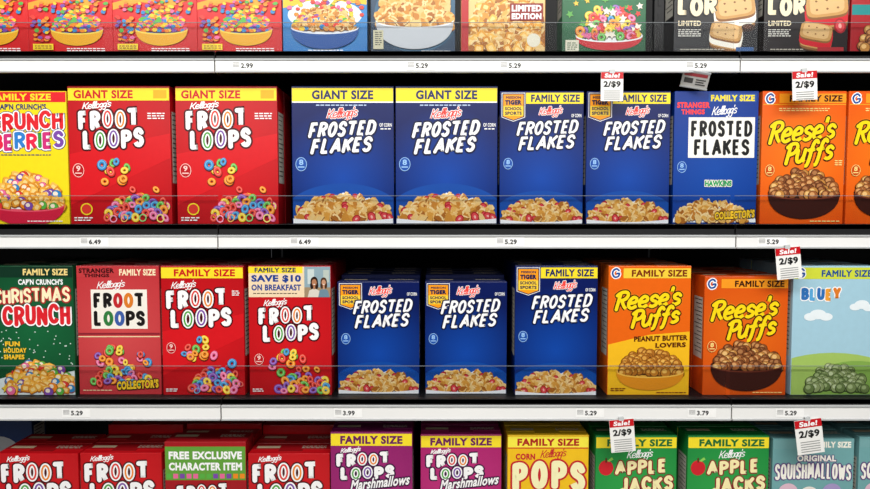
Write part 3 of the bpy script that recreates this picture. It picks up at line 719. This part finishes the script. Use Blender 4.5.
# ---------------------------------------------------------------- sale tags
def tag(px0,py0,px1,py1,rot,lab):
    Y=YR-.0105; xa,zt=P(px0,py0,Y); xb,zb=P(px1,py1,Y); W=xb-xa; H=zt-zb
    root=bpy.data.objects.new('sale_tag',None); COL.objects.link(root); root.location=((xa+xb)/2,Y,zt); root.rotation_euler=(0,rot,0)
    root['label']=lab; root['category']='sale tag'; root['group']='sale tags clipped to the price rails'
    boxes_obj('tag_card',[(-W/2,W/2,0,.0006,-H,0)],[mat('f4f4f0',.4)],parent=root)
    boxes_obj('tag_clip',[(-.006,.006,-.0012,.0006,-.003,.006),(-.006,.006,.0006,.009,.003,.006)],[mat('c9cccd',.2)],parent=root)
    a=Art(W,H); a.z=.0006
    a.rect('tag_print',.6,.6,99.4,30,'c8101c'); a.text('tag_print','Sale!',16,6,84,25,'ffffff',.04,shear=.1)
    a.text('tag_print','2/$9',12,40,88,70,'151515',.04)
    yy=82
    while yy<a.h-6: a.rect('tag_print',14,yy,86,yy+3,'9a9a9a'); yy+=9
    for k in a.build(root): k.location=(0,0,-H)
tag(601,72,623,101,0,'white paper sale tag with red header hanging from rail')
tag(792,71,816,100,math.radians(-3),'white paper sale tag with red header hanging from rail')
tag(775,247.5,799,279,math.radians(-6),'slightly tilted white sale tag with red header')
tag(609,419.5,633,452,math.radians(-5),'slightly tilted white sale tag with red header')
tag(794,419.5,820,454,math.radians(-8),'tilted white sale tag with red header')
x_,z_=P(697,72,YR-.010)
hd=bpy.data.objects.new('tag_holder',None); COL.objects.link(hd); hd.location=(x_,YR-.010,z_); hd.rotation_euler=(math.radians(40),math.radians(14),math.radians(-22))
hd['label']='pale printed tag in holder flipped backward under rail'; hd['category']='tag holder'
boxes_obj('holder_card',[(-.030,.030,0,.001,-.040,0)],[mat('d0d0cc',.3)],parent=hd)
boxes_obj('holder_print',[(-.026,.026,-.0004,0,-.012,-.004,1),(-.024,-.004,-.0004,0,-.030,-.017),(.002,.024,-.0004,0,-.021,-.018),(.002,.020,-.0004,0,-.027,-.024),(.002,.024,-.0004,0,-.033,-.030)],[mat('4a4a4a'),mat('b04048')],parent=hd)
boxes_obj('holder_rim',[(-.031,.031,-.001,.0018,-.043,-.040),(-.031,.031,-.001,.0018,-.002,.002)],[mat('b5b8ba',.25)],parent=hd)
# ---------------------------------------------------------------- floor
fl=mesh_obj('floor',[(-4,-5,0),(4,-5,0),(4,1,0),(-4,1,0)],[(0,1,2,3)],[mat('b9b6ae',.3,0,None,.05,'polished_floor',3)])
fl['kind']='structure'

# ---------------------------------------------------------------- light
def area(loc,tgt,sx,sy,e,col=(1,1,1)):
    l=bpy.data.lights.new('ceiling_light','AREA'); l.shape='RECTANGLE'; l.size=sx; l.size_y=sy; l.energy=e; l.color=col
    ob=bpy.data.objects.new('ceiling_light',l); COL.objects.link(ob); ob.location=loc
    ob.rotation_euler=(Vector(tgt)-Vector(loc)).to_track_quat('-Z','Y').to_euler()
    ob['label']='long white ceiling light over the aisle'; ob['category']='ceiling light'
area((0,-2.0,3.1),(0,0,1.1),5,.6,112,(1,.98,.95))
area((0,-3.4,2.6),(0,0,.9),5,1.2,38,(1,.98,.95))
w=bpy.data.worlds.new('world'); scn.world=w; w.use_nodes=True
w.node_tree.nodes['Background'].inputs[0].default_value=(.9,.95,1,1); w.node_tree.nodes['Background'].inputs[1].default_value=.06

for root,kids in TEMPL.values():
    for k,_ in kids: bpy.data.objects.remove(k)
    bpy.data.objects.remove(root)
